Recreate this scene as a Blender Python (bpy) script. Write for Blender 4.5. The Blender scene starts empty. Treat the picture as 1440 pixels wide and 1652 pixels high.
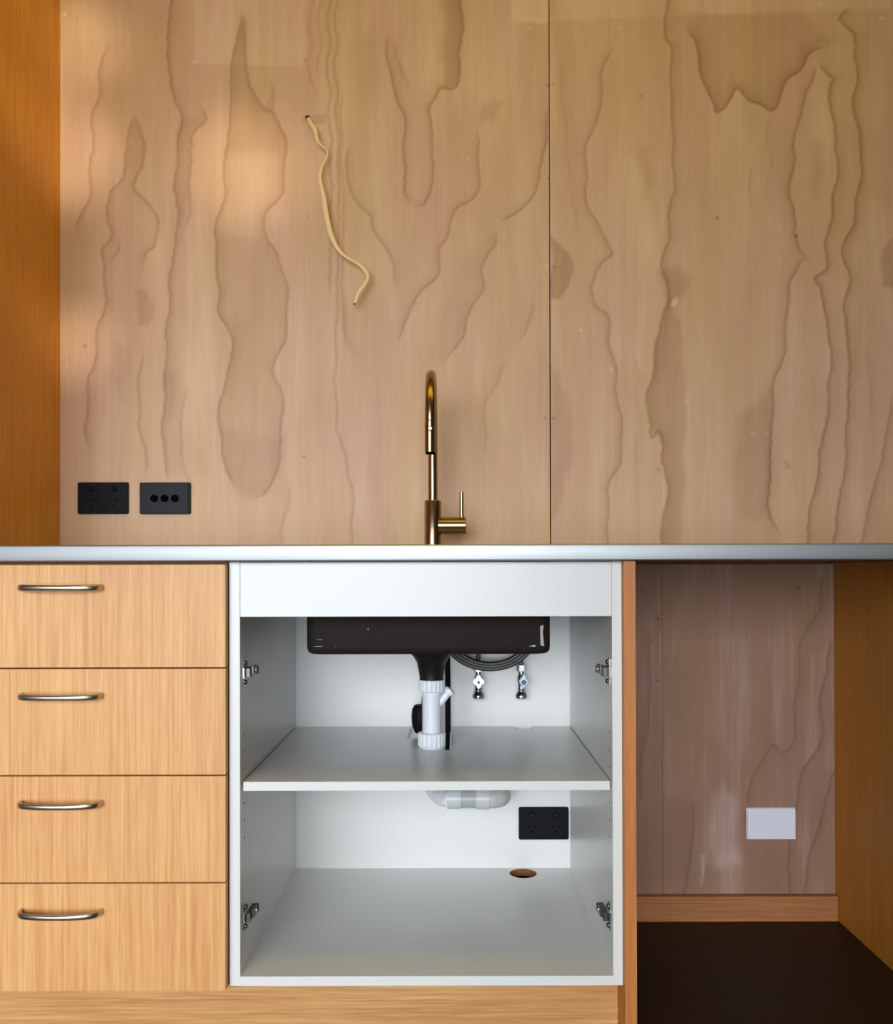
import bpy, bmesh, math, random
import numpy as np
from mathutils import Vector, Matrix
random.seed(7)
scene = bpy.context.scene
COL = scene.collection

# ---------------------------------------------------------------- camera
CAM_Z = 0.859
FPX = 1428.0
cam = bpy.data.cameras.new('camera')
cam.sensor_fit = 'HORIZONTAL'
cam.sensor_width = 36.0
cam.lens = 36.0 * FPX / 1440.0
PITCH, ROLL = math.radians(0.35), math.radians(-0.14)
cam.shift_x = -8.0 / 1440.0
cam.shift_y = (91.0 - FPX * math.tan(PITCH)) / 1440.0
cam.clip_start = 0.02
camo = bpy.data.objects.new('camera', cam)
camo.matrix_world = (Matrix.Translation((0, -1.5, CAM_Z)) @ Matrix.Rotation(math.pi / 2 + PITCH, 4, 'X')
                     @ Matrix.Rotation(ROLL, 4, 'Z'))
COL.objects.link(camo)
scene.camera = camo

# ---------------------------------------------------------------- world, lights, exposure
w = bpy.data.worlds.new('world')
scene.world = w
w.use_nodes = True
w.node_tree.nodes['Background'].inputs[0].default_value = (0.75, 0.87, 1.0, 1)
w.node_tree.nodes['Background'].inputs[1].default_value = 1.0

def area(name, loc, target, sx, sy, power, col, spread=None):
    l = bpy.data.lights.new(name, 'AREA')
    l.shape = 'RECTANGLE'; l.size = sx; l.size_y = sy
    l.energy = power; l.color = col
    if spread: l.spread = math.radians(spread)
    o = bpy.data.objects.new(name, l)
    o.location = loc
    o.rotation_euler = (Vector(target) - Vector(loc)).to_track_quat('-Z', 'Y').to_euler()
    COL.objects.link(o)
    return o

# daylight through the big sliding window opposite the kitchen
area('window_daylight', (-1.30, -4.38, 1.10), (-0.90, 0.3, 0.12), 3.5, 2.05, 40, (0.875, 0.94, 1.0), 60)
# warm ceiling lamp panel above the work zone
area('ceiling_lamp_light', (0.15, -0.22, 2.54), (0.15, 0.35, 1.2), 2.3, 0.80, 12, (1.0, 0.72, 0.05))

def spot(name, loc, target, power, col, size, blend, rad):
    l = bpy.data.lights.new(name, 'SPOT')
    l.energy = power; l.color = col; l.spot_size = math.radians(size); l.spot_blend = blend
    l.shadow_soft_size = rad
    o = bpy.data.objects.new(name, l)
    o.location = loc
    o.rotation_euler = (Vector(target) - Vector(loc)).to_track_quat('-Z', 'Y').to_euler()
    COL.objects.link(o)
# soft warm glints of sun thrown on the plywood
spot('sun_glint_light', (-1.9, -2.6, 2.3), (-0.50, 0.63, 1.83), 240, (1.0, 0.80, 0.55), 6, 1.0, 0.05)
spot('sun_strip_light', (-0.1, -2.6, 2.1), (-0.935, 0.63, 2.12), 240, (1.0, 0.90, 0.70), 6, 1.0, 0.05)
spot('sun_strip_light', (-0.1, -2.6, 2.1), (-0.935, 0.63, 1.86), 280, (1.0, 0.90, 0.72), 6, 1.0, 0.05)
spot('sun_patch_light', (-0.1, -2.6, 2.1), (-0.905, 0.63, 1.40), 200, (1.0, 0.84, 0.64), 4, 1.0, 0.05)

scene.view_settings.view_transform = 'Standard'
scene.view_settings.look = 'None'
scene.view_settings.gamma = 1.0
scene.view_settings.use_curve_mapping = False
scene.view_settings.exposure = 0.0

# ---------------------------------------------------------------- materials
def srgb(r, g, b):
    f = lambda c: (c / 255 / 12.92) if c / 255 <= 0.04045 else ((c / 255 + 0.055) / 1.055) ** 2.4
    return (f(r), f(g), f(b), 1)

def new_mat(name):
    m = bpy.data.materials.new(name); m.use_nodes = True
    nt = m.node_tree
    return m, nt, nt.nodes, nt.links, nt.nodes['Principled BSDF']

def plain(name, col, rough=0.5, metal=0.0, spec=0.5, noise=0.0, nscale=30, bump=0.0, coat=0.0, rvar=0.0):
    m, nt, N, L, p = new_mat(name)
    p.inputs['Roughness'].default_value = rough
    p.inputs['Metallic'].default_value = metal
    p.inputs['Specular IOR Level'].default_value = spec
    p.inputs['Coat Weight'].default_value = coat
    tc = N.new('ShaderNodeTexCoord'); nz = N.new('ShaderNodeTexNoise')
    nz.inputs['Scale'].default_value = nscale; nz.inputs['Detail'].default_value = 5
    L.new(tc.outputs['Object'], nz.inputs['Vector'])
    mx = N.new('ShaderNodeMix'); mx.data_type = 'RGBA'
    c = col
    mx.inputs[6].default_value = tuple(max(0, v * (1 - noise)) for v in c[:3]) + (1,)
    mx.inputs[7].default_value = tuple(min(1, v * (1 + noise)) for v in c[:3]) + (1,)
    L.new(nz.outputs['Fac'], mx.inputs[0]); L.new(mx.outputs[2], p.inputs['Base Color'])
    if rvar:
        mr = N.new('ShaderNodeMapRange')
        mr.inputs['To Min'].default_value = rough - rvar; mr.inputs['To Max'].default_value = rough + rvar
        L.new(nz.outputs['Fac'], mr.inputs['Value']); L.new(mr.outputs[0], p.inputs['Roughness'])
    if bump:
        b = N.new('ShaderNodeBump'); b.inputs['Strength'].default_value = bump; b.inputs['Distance'].default_value = 0.001
        L.new(nz.outputs['Fac'], b.inputs['Height']); L.new(b.outputs[0], p.inputs['Normal'])
    return m

def veneer(name, light, dark, axis='Z', rough=0.45, strength=1.0, spec=0.4, wave=55):
    """laminate with fine straight grain running along one axis"""
    m, nt, N, L, p = new_mat(name)
    p.inputs['Roughness'].default_value = rough
    p.inputs['Specular IOR Level'].default_value = spec
    tc = N.new('ShaderNodeTexCoord')
    def streak(sc, ratio, detail, dist, off):
        mp = N.new('ShaderNodeMapping')
        s = [sc, sc, sc]; s['XYZ'.index(axis)] = sc * ratio
        mp.inputs['Scale'].default_value = s
        mp.inputs['Location'].default_value = (off, off * 2, off * 3)
        nz = N.new('ShaderNodeTexNoise'); nz.inputs['Scale'].default_value = 1
        nz.inputs['Detail'].default_value = detail; nz.inputs['Distortion'].default_value = dist
        L.new(tc.outputs['Object'], mp.inputs[0]); L.new(mp.outputs[0], nz.inputs['Vector'])
        return nz.outputs['Fac']
    a = streak(210, 0.016, 3, 0.3, 3.1)
    b = streak(wave, 0.07, 4, 0.8, 7.7)
    c = streak(520, 0.03, 2, 0.0, 1.3)
    def mth(op, x, y):
        n = N.new('ShaderNodeMath'); n.operation = op
        for i, v in enumerate((x, y)):
            if isinstance(v, (int, float)): n.inputs[i].default_value = v
            else: L.new(v, n.inputs[i])
        return n.outputs[0]
    s = mth('ADD', mth('ADD', mth('MULTIPLY', a, 0.42), mth('MULTIPLY', b, 0.28)), mth('MULTIPLY', c, 0.3))
    mr = N.new('ShaderNodeMapRange')
    mr.inputs['From Min'].default_value = 0.5 - 0.14 / strength; mr.inputs['From Max'].default_value = 0.5 + 0.14 / strength
    L.new(s, mr.inputs['Value'])
    mx = N.new('ShaderNodeMix'); mx.data_type = 'RGBA'
    mx.inputs[6].default_value = dark; mx.inputs[7].default_value = light
    L.new(mr.outputs[0], mx.inputs[0]); L.new(mx.outputs[2], p.inputs['Base Color'])
    bp = N.new('ShaderNodeBump'); bp.inputs['Strength'].default_value = 0.08; bp.inputs['Distance'].default_value = 0.0006
    L.new(a, bp.inputs['Height']); L.new(bp.outputs[0], p.inputs['Normal'])
    return m

def plywood(name, light, dark, pale):
    """rotary cut ply: the 'grain' attribute holds the figure, fine fibre noise is added here"""
    m, nt, N, L, p = new_mat(name)
    p.inputs['Roughness'].default_value = 0.55
    p.inputs['Specular IOR Level'].default_value = 0.25
    at = N.new('ShaderNodeAttribute'); at.attribute_name = 'grain'
    tc = N.new('ShaderNodeTexCoord')
    def nz(sx, sz, detail, off, dist=0.0):
        mp = N.new('ShaderNodeMapping'); mp.inputs['Scale'].default_value = (sx, 1, sz)
        mp.inputs['Location'].default_value = (off, 0, off)
        n = N.new('ShaderNodeTexNoise'); n.inputs['Scale'].default_value = 1; n.inputs['Detail'].default_value = detail
        n.inputs['Distortion'].default_value = dist
        L.new(tc.outputs['Object'], mp.inputs[0]); L.new(mp.outputs[0], n.inputs['Vector'])
        return n.outputs['Fac']
    def mth(op, x, y):
        n = N.new('ShaderNodeMath'); n.operation = op
        for i, v in enumerate((x, y)):
            if isinstance(v, (int, float)): n.inputs[i].default_value = v
            else: L.new(v, n.inputs[i])
        return n.outputs[0]
    fib = mth('MULTIPLY', mth('SUBTRACT', nz(420, 9, 3, 2.0), 0.5), 0.16)
    mid = mth('MULTIPLY', mth('SUBTRACT', nz(70, 3.0, 4, 5.0, 0.5), 0.5), 0.22)
    big = mth('MULTIPLY', mth('SUBTRACT', nz(9, 2.0, 3, 9.0, 0.6), 0.5), 0.44)
    s = mth('ADD', mth('ADD', fib, mid), mth('ADD', big, at.outputs['Fac']))
    s = mth('ADD', s, 0.22)
    cr = N.new('ShaderNodeValToRGB')
    e = cr.color_ramp.elements
    e[0].position = 0.0; e[0].color = pale
    e[1].position = 1.0; e[1].color = dark
    k = cr.color_ramp.elements.new(0.22); k.color = light
    L.new(s, cr.inputs[0])
    hue = nz(7, 1.6, 2, 17.0, 0.8)
    mr = N.new('ShaderNodeMapRange'); mr.inputs['From Min'].default_value = 0.36; mr.inputs['From Max'].default_value = 0.64
    L.new(hue, mr.inputs['Value'])
    tint = N.new('ShaderNodeMix'); tint.data_type = 'RGBA'
    tint.inputs[6].default_value = (1.0, 1.02, 0.92, 1); tint.inputs[7].default_value = (1.0, 0.975, 1.03, 1)
    L.new(mr.outputs[0], tint.inputs[0])
    mu = N.new('ShaderNodeMix'); mu.data_type = 'RGBA'; mu.blend_type = 'MULTIPLY'; mu.inputs[0].default_value = 1
    L.new(cr.outputs[0], mu.inputs[6]); L.new(tint.outputs[2], mu.inputs[7])
    L.new(mu.outputs[2], p.inputs['Base Color'])
    bp = N.new('ShaderNodeBump'); bp.inputs['Strength'].default_value = 0.1; bp.inputs['Distance'].default_value = 0.0006
    L.new(fib, bp.inputs['Height']); L.new(bp.outputs[0], p.inputs['Normal'])
    return m

M = {}
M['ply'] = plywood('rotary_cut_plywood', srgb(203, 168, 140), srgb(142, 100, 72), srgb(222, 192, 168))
M['ply_low'] = plywood('plywood_with_painted_shade', srgb(156, 121, 99), srgb(108, 79, 62), srgb(188, 160, 146))  # same ply, colour darkened to include the shade under the worktop
M['ply_core'] = plain('plywood_edge', srgb(120, 84, 54), 0.8, noise=0.15)
M['veneer'] = veneer('light_oak_laminate', srgb(236, 182, 120), srgb(204, 140, 82), 'Z', strength=0.9)
M['veneer_h'] = veneer('light_oak_laminate_across', srgb(222, 170, 108), srgb(176, 118, 67), 'X', strength=1.0)
M['edge_oak'] = veneer('oak_edge_strip', srgb(214, 140, 78), srgb(178, 104, 48), 'Z', strength=0.8)
M['tall_oak'] = veneer('honey_oak_side_panel', srgb(240, 172, 56), srgb(208, 130, 38), 'Z', strength=0.8, rough=0.5)
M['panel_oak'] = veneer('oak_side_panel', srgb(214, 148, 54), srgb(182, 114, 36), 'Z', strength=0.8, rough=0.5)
M['pine'] = veneer('pine_board', srgb(192, 132, 82), srgb(148, 88, 48), 'X', strength=0.8, wave=14)
M['white'] = plain('white_melamine', (0.75, 0.74, 0.715, 1), 0.32, noise=0.01, nscale=6)
M['white_edge'] = plain('white_edge_tape', (0.84, 0.84, 0.84, 1), 0.4)
M['raw_board'] = plain('raw_particleboard', srgb(142, 92, 54), 0.85, noise=0.3, nscale=300)
M['underlay'] = plain('worktop_underlay_board', srgb(126, 84, 48), 0.8, noise=0.15, nscale=40)
M['floor'] = plain('dark_brown_concrete', srgb(54, 36, 19), 0.5, spec=0.15, noise=0.35, nscale=7, rvar=0.08)
M['wallpaint'] = plain('room_wall_paint', srgb(200, 185, 165), 0.8)
M['ceiling'] = plain('timber_ceiling', srgb(206, 160, 100), 0.6, noise=0.1)
M['black_shell'] = plain('black_composite_sink', srgb(38, 31, 28), 0.6, spec=0.1, noise=0.12, nscale=18)
M['scuff'] = plain('pale_scuff', srgb(170, 168, 164), 0.7)
M['black_plastic'] = plain('black_plastic', srgb(20, 21, 22), 0.42, spec=0.3)
M['matt_black'] = plain('matt_black_plate', srgb(10, 11, 14), 0.5, spec=0.12)
M['charcoal'] = plain('charcoal_plate', srgb(30, 33, 38), 0.5, spec=0.15)
M['deep_black'] = plain('deep_black', srgb(4, 4, 5), 0.8, spec=0.03)
M['black_rubber'] = plain('black_rubber_hose', srgb(8, 8, 9), 0.6, spec=0.15)
M['white_pvc'] = plain('white_pvc', srgb(226, 228, 234), 0.35)
M['grey_pvc'] = plain('pale_grey_pvc', srgb(200, 204, 204), 0.32)
M['mid_grey_pvc'] = plain('grey_pvc_pipe', srgb(172, 177, 177), 0.35)
M['warm_pvc'] = plain('aged_pvc_elbow', srgb(190, 190, 186), 0.4)
M['white_plastic'] = plain('white_gloss_plastic', srgb(232, 234, 244), 0.3)
M['chrome'] = plain('chrome', (0.62, 0.62, 0.63, 1), 0.16, 1.0)
M['nickel_dark'] = plain('nickel_hinge_metal', (0.13, 0.12, 0.11, 1), 0.38, 1.0)
M['valve_metal'] = plain('dull_chrome_valve', (0.34, 0.34, 0.35, 1), 0.2, 1.0)
M['nickel'] = plain('brushed_nickel', (0.55, 0.50, 0.43, 1), 0.33, 1.0, noise=0.05, nscale=60)
M['braid'] = plain('braided_steel_hose', (0.11, 0.105, 0.10, 1), 0.36, 0.85, noise=0.5, nscale=700, bump=0.6)
M['bronze'] = plain('brushed_bronze', (0.36, 0.25, 0.155, 1), 0.24, 1.0, noise=0.04, nscale=50)
M['cable'] = plain('cream_cable_sheath', srgb(232, 204, 158), 0.45)
M['cable_end'] = plain('cut_cable_end', srgb(90, 58, 34), 0.6)
M['red'] = plain('red_marker', srgb(120, 40, 44), 0.4)
M['blue'] = plain('blue_marker', srgb(30, 96, 140), 0.35)
M['hole'] = plain('dark_hole', srgb(40, 26, 16), 0.9)

def steel():
    m, nt, N, L, p = new_mat('brushed_stainless_steel')
    p.inputs['Metallic'].default_value = 1.0
    p.inputs['Base Color'].default_value = (0.43, 0.445, 0.455, 1)
    tc = N.new('ShaderNodeTexCoord'); mp = N.new('ShaderNodeMapping')
    mp.inputs['Scale'].default_value = (6, 300, 300)
    nz = N.new('ShaderNodeTexNoise'); nz.inputs['Scale'].default_value = 1; nz.inputs['Detail'].default_value = 3
    L.new(tc.outputs['Object'], mp.inputs[0]); L.new(mp.outputs[0], nz.inputs['Vector'])
    mr = N.new('ShaderNodeMapRange'); mr.inputs['To Min'].default_value = 0.46; mr.inputs['To Max'].default_value = 0.56
    L.new(nz.outputs['Fac'], mr.inputs['Value']); L.new(mr.outputs[0], p.inputs['Roughness'])
    return m
M['steel'] = steel()

# ---------------------------------------------------------------- mesh helpers
def bm_box(bm, x0, x1, y0, y1, z0, z1, bev=0.0, seg=2):
    r = bmesh.ops.create_cube(bm, size=1.0)
    vs = r['verts']
    for v in vs:
        v.co = Vector((x0 + (v.co.x + .5) * (x1 - x0), y0 + (v.co.y + .5) * (y1 - y0), z0 + (v.co.z + .5) * (z1 - z0)))
    if bev:
        es = list({e for v in vs for e in v.link_edges})
        bmesh.ops.bevel(bm, geom=es, offset=bev, segments=seg, affect='EDGES', profile=0.5)
    return bm

def box(x0, x1, y0, y1, z0, z1, bev=0.0008, seg=2):
    return bm_box(bmesh.new(), min(x0, x1), max(x0, x1), min(y0, y1), max(y0, y1), z0, z1, bev, seg)

def bm_lathe(bm, prof, origin, axis=(0, 0, 1), n=32, rib=0.0, ribrange=None):
    """prof = [(radius, height)] swept round an axis; ends are capped"""
    ax = Vector(axis).normalized(); q = Vector((0, 0, 1)).rotation_difference(ax)
    o = Vector(origin); rings = []
    for k, (r, h) in enumerate(prof):
        ring = []
        for i in range(n):
            a = 2 * math.pi * i / n
            rr = r
            if rib and ribrange and ribrange[0] <= k <= ribrange[1] and i % 4 == 0: rr = r + rib
            ring.append(bm.verts.new(o + q @ Vector((rr * math.cos(a), rr * math.sin(a), h))))
        rings.append(ring)
    for a, b in zip(rings, rings[1:]):
        for i in range(n):
            bm.faces.new((a[i], a[(i + 1) % n], b[(i + 1) % n], b[i]))
    bm.faces.new(list(reversed(rings[0]))); bm.faces.new(rings[-1])
    return bm

def lathe(*a, **k): return bm_lathe(bmesh.new(), *a, **k)

def smooth_path(pts, n=8):
    P = [Vector(p) for p in pts]; P = [2 * P[0] - P[1]] + P + [2 * P[-1] - P[-2]]
    out = []
    for i in range(1, len(P) - 2):
        for k in range(n):
            t = k / n; a, b, c, d = P[i - 1:i + 3]
            out.append(0.5 * ((2 * b) + (c - a) * t + (2 * a - 5 * b + 4 * c - d) * t * t + (3 * b - a - 3 * c + d) * t ** 3))
    out.append(P[-2]); return out

def bm_tube(bm, pts, r, n=14, r2=None, normal=None, widths=None):
    """sweep a circle / ellipse (r across, r2 along 'normal') down a path"""
    pts = [Vector(p) for p in pts]; rings = []; nrm = None
    for i, p in enumerate(pts):
        t = (pts[min(i + 1, len(pts) - 1)] - pts[max(i - 1, 0)]).normalized()
        if normal is not None:
            nn = Vector(normal); nn = (nn - t * nn.dot(t)).normalized()
        elif nrm is None:
            up = Vector((0, 0, 1)) if abs(t.z) < 0.9 else Vector((1, 0, 0)); nn = (up - t * up.dot(t)).normalized()
        else: nn = (nrm - t * nrm.dot(t)).normalized()
        nrm = nn; bi = t.cross(nn)
        ra = r if widths is None else widths[i]
        rb = ra if r2 is None else r2
        rings.append([bm.verts.new(p + bi * ra * math.cos(2 * math.pi * k / n) + nn * rb * math.sin(2 * math.pi * k / n)) for k in range(n)])
    for a, b in zip(rings, rings[1:]):
        for k in range(n): bm.faces.new((a[k], a[(k + 1) % n], b[(k + 1) % n], b[k]))
    bm.faces.new(list(reversed(rings[0]))); bm.faces.new(rings[-1])
    return bm

def tube(*a, **k): return bm_tube(bmesh.new(), *a, **k)

def bm_plate(outlines, depth, plane='XY', at=0.0, bev=0.0):
    """extruded flat board with holes: outlines = closed 2-D loops, extruded from 'at' to 'at + depth'"""
    cu = bpy.data.curves.new('tmp', 'CURVE'); cu.dimensions = '2D'; cu.fill_mode = 'BOTH'
    for loop in outlines:
        sp = cu.splines.new('POLY'); sp.points.add(len(loop) - 1); sp.use_cyclic_u = True
        for q, (a, b) in zip(sp.points, loop): q.co = (a, b, 0, 1)
    cu.extrude = depth / 2
    ob = bpy.data.objects.new('tmp', cu); COL.objects.link(ob)
    dg = bpy.context.evaluated_depsgraph_get()
    me = bpy.data.meshes.new_from_object(ob.evaluated_get(dg))
    bm = bmesh.new(); bm.from_mesh(me)
    bpy.data.objects.remove(ob); bpy.data.curves.remove(cu); bpy.data.meshes.remove(me)
    for v in bm.verts:
        a, b, c = v.co.x, v.co.y, v.co.z + depth / 2 + at
        v.co = {'XY': (a, b, c), 'XZ': (a, c, b), 'YZ': (c, a, b)}[plane]
    bmesh.ops.remove_doubles(bm, verts=bm.verts, dist=1e-6)
    bmesh.ops.recalc_face_normals(bm, faces=bm.faces)
    return bm

def rrect(x0, x1, y0, y1, r, n=6):
    out = []
    for cx, cy, a0 in ((x1 - r, y1 - r, 0), (x0 + r, y1 - r, 90), (x0 + r, y0 + r, 180), (x1 - r, y0 + r, 270)):
        for k in range(n + 1):
            a = math.radians(a0 + 90 * k / n); out.append((cx + r * math.cos(a), cy + r * math.sin(a)))
    return out

def circle(cx, cy, r, n=32): return [(cx + r * math.cos(2 * math.pi * k / n), cy + r * math.sin(2 * math.pi * k / n)) for k in range(n)]

BASE = {}
def obj(name, bm, mat, parent=None, smooth=False, at=None):
    """link a bmesh given in world coordinates as one object, origin at 'at' or at its own base"""
    bmesh.ops.recalc_face_normals(bm, faces=bm.faces)
    xs = [v.co for v in bm.verts]
    if at is None:
        lo = Vector([min(c[i] for c in xs) for i in range(3)]); hi = Vector([max(c[i] for c in xs) for i in range(3)])
        at = Vector(((lo.x + hi.x) / 2, (lo.y + hi.y) / 2, lo.z))
    at = Vector(at)
    bmesh.ops.translate(bm, verts=bm.verts, vec=-at)
    me = bpy.data.meshes.new(name); bm.to_mesh(me); bm.free()
    mats = mat if isinstance(mat, (list, tuple)) else [mat]
    for k in mats: me.materials.append(M[k])
    for p in me.polygons: p.use_smooth = smooth
    if smooth:
        me.set_sharp_from_angle(angle=math.radians(38))
    o = bpy.data.objects.new(name, me); COL.objects.link(o)
    BASE[o] = at
    o.location = at - (BASE[parent] if parent else Vector((0, 0, 0)))
    if parent: o.parent = parent
    return o

def tag(o, label, cat, group=None):
    o['label'] = label; o['category'] = cat
    if group: o['group'] = group
    return o

def thing(name, label, cat, loc, group=None):
    o = bpy.data.objects.new(name, None); COL.objects.link(o); o.empty_display_size = 0.05
    o.location = loc; BASE[o] = Vector(loc)
    return tag(o, label, cat, group)

def struct(name, bm, mat, **k):
    o = obj(name, bm, mat, **k); o['kind'] = 'structure'; return o

# ---------------------------------------------------------------- room shell
WALL_Y = 0.630        # face of the upper plywood lining
LOW_Y = 0.672         # face of the plywood behind the open bay
struct('floor', box(-3.3, 3.3, -4.6, 0.75, -0.05, 0.0, 0), 'floor')
struct('ceiling', box(-3.3, 3.3, -4.6, 0.75, 2.60, 2.65, 0), 'ceiling')
struct('wall_left', box(-3.3, -3.25, -4.6, 0.75, 0, 2.60, 0), 'wallpaint')
struct('wall_right', box(3.25, 3.3, -4.6, 0.75, 0, 2.60, 0), 'wallpaint')
bm = bmesh.new()
for a in ((-3.25, -3.1, 0, 2.60), (1.0, 3.25, 0, 2.60), (-3.1, 1.0, 2.2, 2.60), (-3.1, 1.0, 0, 0.06)):
    bm_box(bm, a[0], a[1], -4.52, -4.47, a[2], a[3])
struct('wall_front', bm, 'wallpaint')
bm = bmesh.new()
for a in ((-3.1, -3.04, 0.06, 2.2), (0.94, 1.0, 0.06, 2.2), (-3.04, 0.94, 2.14, 2.2), (-3.04, 0.94, 0.06, 0.12), (-1.08, -1.02, 0.12, 2.14)):
    bm_box(bm, a[0], a[1], -4.50, -4.46, a[2], a[3], 0.003)
struct('window_1', bm, 'matt_black')
wall_back = struct('wall_back', box(-3.3, 3.3, 0.70, 0.75, 0, 2.60, 0), 'ply_core')

# ---- plywood figure, drawn in a 1:1.5 working scale (u across, v down) on the sheets themselves
# side 'R': the colour fades to the right of a line drawn downwards, 'L': to the left
FIG_UP_LINES = [
 ([(992,72),(972,113),(975,157),(958,205),(948,240),(948,325),(960,350),(978,385),(990,408),(975,420),(962,440),(960,490),(980,510),(987,560),(997,637),(1002,683),(1002,743),(983,780),(980,810),(982,885)],'L',9,.42),
 ([(1083,-20),(1075,53),(1085,80),(1085,160),(1088,233),(1087,310),(1075,400),(1070,430),(1077,467),(1080,490),(1072,505),(1063,537),(1057,583),(1047,630),(1047,697),(1054,706),(1060,697),(1071,717),(1070,750),(1078,797),(1070,833),(1065,885)],'R',12,.46),
 ([(1108,43),(1123,63),(1133,110),(1147,153),(1157,180),(1173,167),(1193,140),(1207,160),(1227,167),(1243,177),(1257,167),(1273,127),(1293,113),(1313,83),(1340,73)],'R',14,.6),
 ([(1317,67),(1330,62),(1341,66),(1338,76)],'L',6,.4),
 ([(1323,100),(1308,140),(1293,187),(1285,233),(1278,300),(1282,353),(1293,400),(1307,417)],'L',8,.5),
 ([(1307,417),(1293,423),(1277,457),(1271,500),(1270,537),(1262,583),(1248,630),(1247,663),(1243,750),(1240,817),(1247,843),(1257,867)],'L',9,.5),
 ([(1323,97),(1337,120),(1347,127),(1340,143),(1348,200),(1353,260),(1350,310),(1338,367),(1335,427),(1326,440),(1315,450),(1327,467),(1331,500),(1337,533),(1342,583),(1337,637),(1332,697),(1322,733),(1317,783),(1303,843),(1302,885)],'R',10,.58),
 ([(1380,7),(1357,30),(1380,57),(1387,110),(1380,153),(1388,217),(1393,267),(1380,350),(1362,410),(1372,457),(1363,500),(1368,550),(1372,600),(1367,667),(1365,733),(1357,793),(1341,885)],'R',10,.55),
 ([(1439,640),(1433,690),(1420,750),(1407,800),(1385,885)],'R',14,.42),
 ([(170,60),(160,133),(150,187),(147,253),(143,317),(127,353),(120,380)],'R',10,.42),
 ([(218,180),(203,230),(200,283),(177,307),(173,347),(182,377),(163,400),(167,423),(170,483),(160,520),(153,572),(139,644),(142,728)],'R',9,.42),
 ([(218,180),(233,227),(228,267),(217,300),(240,327),(257,360),(250,393),(233,407),(230,433)],'L',8,.42),
 ([(185,380),(192,392),(186,408),(172,425)],'L',5,.4),
 ([(277,-10),(270,77),(280,150),(293,187),(287,233),(283,300),(287,367),(277,417),(273,483),(268,560),(266,640),(262,700),(272,780)],'R',12,.46),
 ([(320,160),(333,190),(313,213),(307,267),(307,333),(300,370)],'L',8,.32),
 ([(390,17),(383,60),(373,110),(373,160),(370,207),(362,260),(362,317),(347,367),(350,417),(353,483),(354,502),(368,530),(375,578),(358,630),(354,693),(365,752),(379,790)],'R',11,.47),
 ([(393,17),(400,117),(410,150),(430,173),(445,180),(458,217),(462,267),(450,317),(433,340),(427,383),(450,410),(463,467),(462,537),(441,596),(457,644),(451,720),(448,762),(427,794),(406,804)],'L',10,.40),
 ([(623,50),(630,117),(642,155),(653,190),(653,250),(653,300),(660,320),(667,330)],'R',8,.5),
 ([(640,60),(648,110),(658,135),(661,150)],'L',6,.3),
 ([(748,-10),(746,60),(742,110),(738,135),(728,142),(713,140),(704,160),(693,180),(700,233),(697,300),(690,322),(683,330),(667,330)],'L',9,.5),
 ([(770,200),(775,283),(763,320),(737,337),(720,383),(710,400),(710,440),(680,467),(663,500),(640,555)],'L',9,.42),
 ([(563,227),(560,283),(573,320),(597,347),(603,370),(630,410),(640,467)],'R',8,.36),
 ([(887,167),(880,240),(863,310),(843,337),(817,353),(805,348)],'L',7,.45),
 ([(800,367),(797,395),(780,433),(778,465),(761,502),(743,546),(720,584)],'L',12,.40),
 ([(868,480),(850,530),(838,555)],'L',14,.28),
 ([(819,578),(800,620),(784,654),(784,740)],'L',12,.25),
 ([(228,560),(226,600),(222,658),(233,728),(236,770)],'R',6,.34),
 ([(533,-10),(531,120),(535,260),(533,480)],'L',3,.34),
 ([(545,-10),(543,120),(548,260),(545,480),(542,658),(559,745),(569,797),(566,885)],'L',3,.32),
 ([(552,140),(552,260),(556,330),(552,480),(561,560)],'L',3,.26),
 ([(505,-10),(500,80),(506,160)],'R',3,.22),
 ([(517,-10),(515,120)],'R',3,.22),
 ([(470,770),(460,830),(452,885)],'L',8,.25),
 ([(300,620),(292,700),(300,760),(318,800)],'L',7,.22),
 ([(905,80),(912,200),(925,330),(938,380)],'R',8,.14),
 ([(1242,170),(1244,250),(1240,340)],'R',3,.16),
 ([(1215,250),(1210,340)],'R',10,.2),
 ([(1020,560),(1030,640),(1026,760),(1030,885)],'R',4,.12),
 ([(1400,560),(1405,640),(1402,700)],'R',4,.14),
]
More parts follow.
